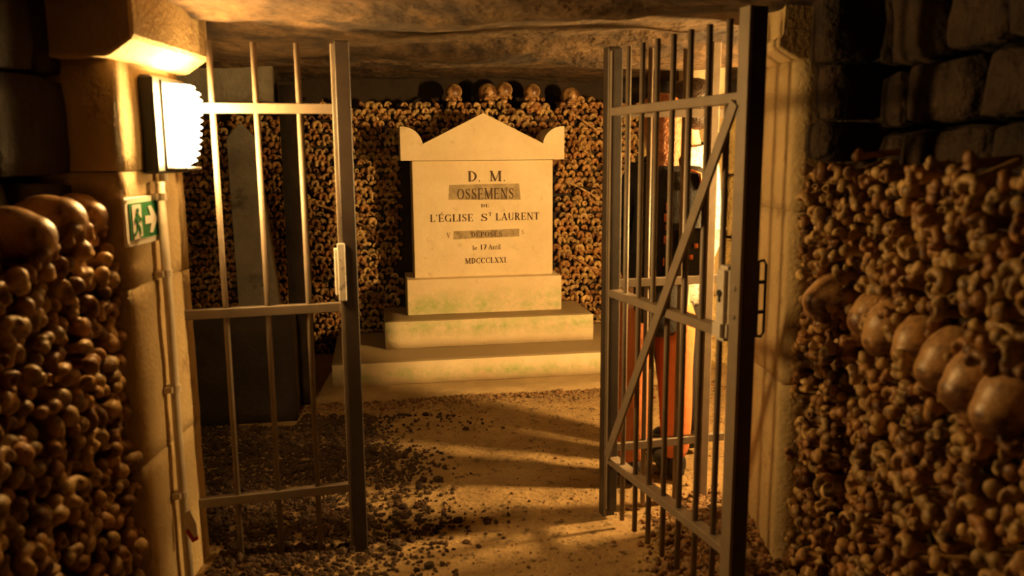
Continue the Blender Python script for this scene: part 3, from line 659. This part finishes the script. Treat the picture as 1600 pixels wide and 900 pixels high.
def person(label, loc, rz, ht, jm, tm, hm, hair_long, arm='down', shoe_tip=True, stance=.13, stride=0, wd=1.0, hem=.415):
    """local: faces +y, feet on z=0, height 1 scaled by ht"""
    t = thing('person', label, 'person', loc, rz); k = ht
    J = {}; E = []
    def j(n, x, y, z, r): J[n] = (Vector((x, y, z)) * k, tuple(a * k for a in r) if isinstance(r, tuple) else r * k)
    def e(*ns): E.extend(zip(ns[:-1], ns[1:]))
    j('pelvis', 0, 0, .53, (.085, .06)); j('waist', 0, .0, .61, (.072, .052)); j('chest', 0, .005, .72, (.085, .06)); j('neck0', 0, -.005, .825, (.034, .034)); j('neck', 0, 0, .865, (.030, .030))
    j('head0', 0, .012, .895, (.040, .048)); j('head1', 0, .008, .935, (.044, .055)); j('head2', 0, .002, .972, (.036, .045))
    e('pelvis', 'waist', 'chest', 'neck0', 'neck', 'head0', 'head1', 'head2')
    for s, n in ((-1, 'l'), (1, 'r')):
        hx = s * .052; fx = s * stance * .5 / 1.0; sy = s * stride / k
        j(n + 'hip', hx, 0, .50, (.050, .052)); j(n + 'knee', (hx + fx) / 2 * 1.1, .008 + sy * .6, .285, (.031, .033)); j(n + 'calf', fx, -.006 + sy * .8, .20, (.029, .032)); j(n + 'ankle', fx, -.008 + sy, .045, .021)
        j(n + 'heel', fx, -.012 + sy, .022, .018); j(n + 'toe', fx, .085 + sy, .016, (.024, .012)); e('pelvis', n + 'hip', n + 'knee', n + 'calf', n + 'ankle', n + 'heel', n + 'toe')
        if arm == 'bent' and s == 1: el, wr = Vector((s * .135 * wd, .02, .63)), Vector((s * .10 * wd, .13, .70))
        elif arm == 'fold': el, wr = Vector((s * .125 * wd, .02, .62)), Vector((s * .05, .12, .62))
        else: el, wr = Vector((s * .135, -.01, .63)), Vector((s * .130, .03, .49))
        j(n + 'sh', s * .098 * wd, 0, .800, .034); j(n + 'elb', *el, .024); mid = (el + wr) / 2; j(n + 'fa', *mid, .021); j(n + 'wr', *wr, .015)
        d = (wr - el).normalized(); sd = Vector((0, 1, 0)) if abs(d.z) > .6 else Vector((0, 0, 1)); sd = (sd - d * sd.dot(d)).normalized()
        pm = wr + d * .028; j(n + 'palm', *pm, (.020, .012)); e('chest', n + 'sh', n + 'elb', n + 'fa', n + 'wr', n + 'palm')
        curl = d.cross(sd).normalized() * (s * .006)
        for q, (off, ln) in enumerate(((.016, .036), (.0055, .042), (-.005, .040), (-.015, .031))):
            b0 = pm + d * .018 + sd * off; j(n + 'f%da' % q, *b0, .0052); j(n + 'f%db' % q, *(b0 + d * ln * .5 + curl * .6), .0048); j(n + 'f%dc' % q, *(b0 + d * ln + curl * 2), .0042); e(n + 'palm', n + 'f%da' % q, n + 'f%db' % q, n + 'f%dc' % q)
        tb = pm + sd * .018 - d * .004; j(n + 'ta', *tb, .006); j(n + 'tb', *(tb + sd * .014 + d * .016), .0052); j(n + 'tc', *(tb + sd * .016 + d * .032), .0046); e(n + 'palm', n + 'ta', n + 'tb', n + 'tc')
    body = skin_body('body', J, E, M['skin'], t)
    bm = bmesh.new()     # face details and ears, on the head
    ell(bm, Vector((0, .066, .925)) * k, (.007 * k, .012 * k, .015 * k)); obj('nose', bm, M['skin'], t, True)
    for s in (-1, 1):
        bm = bmesh.new(); ell(bm, Vector((s * .046, .0, .925)) * k, (.006 * k, .012 * k, .018 * k)); obj('ear', bm, M['skin'], t, True)
        bm = bmesh.new(); ell(bm, Vector((s * .019, .056, .938)) * k, (.007 * k, .004 * k, .0045 * k)); obj('eye', bm, M['shoe'], t, True)
    bm = bmesh.new(); ell(bm, Vector((0, .058, .897)) * k, (.016 * k, .005 * k, .004 * k)); obj('mouth', bm, M['skin'], t, True)
    g = lambda r, a: tuple(v + a * k for v in r) if isinstance(r, tuple) else r + a * k
    def cloth(name, ns, es, add, m, root=0, over=None):
        JJ = {n: (J[n][0].copy(), g(J[n][1], add)) for n in ns}
        for n, (p, r) in (over or {}).items(): JJ[n] = (Vector(p) * k, tuple(a * k for a in r) if isinstance(r, tuple) else r * k)
        return skin_body(name, JJ, es, m, t, 1, root)
    js = ['pelvis', 'waist', 'chest', 'neck0', 'lsh', 'lelb', 'lfa', 'lwr', 'rsh', 'relb', 'rfa', 'rwr']
    cloth('jacket', js, [('pelvis', 'waist'), ('waist', 'chest'), ('chest', 'neck0'), ('chest', 'lsh'), ('lsh', 'lelb'), ('lelb', 'lfa'), ('lfa', 'lwr'), ('chest', 'rsh'), ('rsh', 'relb'), ('relb', 'rfa'), ('rfa', 'rwr'), ('pelvis', 'hem')], .013, M[jm], 0, {'hem': ((0, 0, hem), (.095, .078))})
    for n in 'lr':
        cloth('trouser_leg', [n + 'hip', n + 'knee', n + 'calf', n + 'ankle'], [(n + 'hip', n + 'knee'), (n + 'knee', n + 'calf'), (n + 'calf', n + 'ankle')], .018, M[tm])
        p = J[n + 'ankle'][0] / k
        bm = bmesh.new(); ell(bm, Vector((p.x, p.y + .038, .028)) * k, (.030 * k, .078 * k, .028 * k), 16); ell(bm, Vector((p.x, p.y - .004, .045)) * k, (.027 * k, .032 * k, .036 * k), 14)
        for v in bm.verts: v.co.z = max(v.co.z, .004)
        sh = obj('shoe', bm, M['shoe'], t, True)
    bm = bmesh.new()
    ell(bm, Vector((0, -.010, .955)) * k, (.053 * k, .060 * k, .048 * k), 20); ell(bm, Vector((0, -.022, .92)) * k, (.050 * k, .044 * k, .050 * k), 20)
    if hair_long:
        ell(bm, Vector((0, -.035, .88)) * k, (.045 * k, .030 * k, .070 * k), 18); ell(bm, Vector((0, -.045, .82)) * k, (.034 * k, .022 * k, .060 * k), 16)
    for v in bm.verts:
        if v.co.y > .02 * k and v.co.z < .955 * k: v.co.y = .02 * k
        v.co += noise.noise_vector(v.co * 30) * .004
    obj('hair', bm, M[hm], t, True)
    return t, J
pa, JA = person('person in dark jacket and orange-brown trousers with long reddish hair', (.640, 3.60, .008), .25, 1.74, 'jacket', 'trous', 'hairr', True, 'fold', stance=.125, wd=.76, hem=.385)
# the backpack carried by that person (held: a thing of its own)
bp = thing('backpack', 'black backpack with orange piping on the back of nearer person', 'backpack', (.640, 3.60, 0), .25)
obj('bag', rough_block(-.12, .12, -.25, -.105, .95, 1.45, .03, .004, 51, 6, .05), M['jacket'], bp, True)
obj('front_pocket', rough_block(-.09, .10, -.285, -.235, .97, 1.20, .03, .003, 52, 6, .025), M['jacket'], bp, True)
obj('pocket_piping', tube([(-.005, -.252, 1.350), (-.006, -.256, 1.415), (.03, -.258, 1.428), (.07, -.256, 1.415), (.078, -.252, 1.350)], .0055, 8), M['trim'], bp, True)
for i in range(6):
    obj('strap_patch', rough_block(-.085 + .006 * (i % 2), -.060, -.262 - .006 * (i % 3), -.235, 1.04 + .045 * i, 1.078 + .045 * i, .02, .002, 60 + i, 9, .006), M['trim'], bp, True)
for i in range(5):
    obj('patch', rough_block(-.01 + .022 * (i % 3), .010 + .022 * (i % 3), -.295, -.270 + .02 * (i > 2), 1.02 + .045 * i, 1.045 + .045 * i, .02, .002, 70 + i, 9, .006), M['trim'], bp, True)
for s in (-1, 1): obj('shoulder_strap', tube([(s * .075, -.12, 1.40), (s * .075, -.06, 1.48), (s * .075, .05, 1.45), (s * .078, .13, 1.30), (s * .10, .10, 1.10), (s * .11, -.10, .98)], .013, 8), M['jacket'], bp, True)
pb, JB_ = person('person in pale speckled knit top standing behind the dark jacketed one', (.835, 3.93, .008), .9, 1.83, 'knit', 'dtrous', 'hairb', False, 'bent', stance=.09)
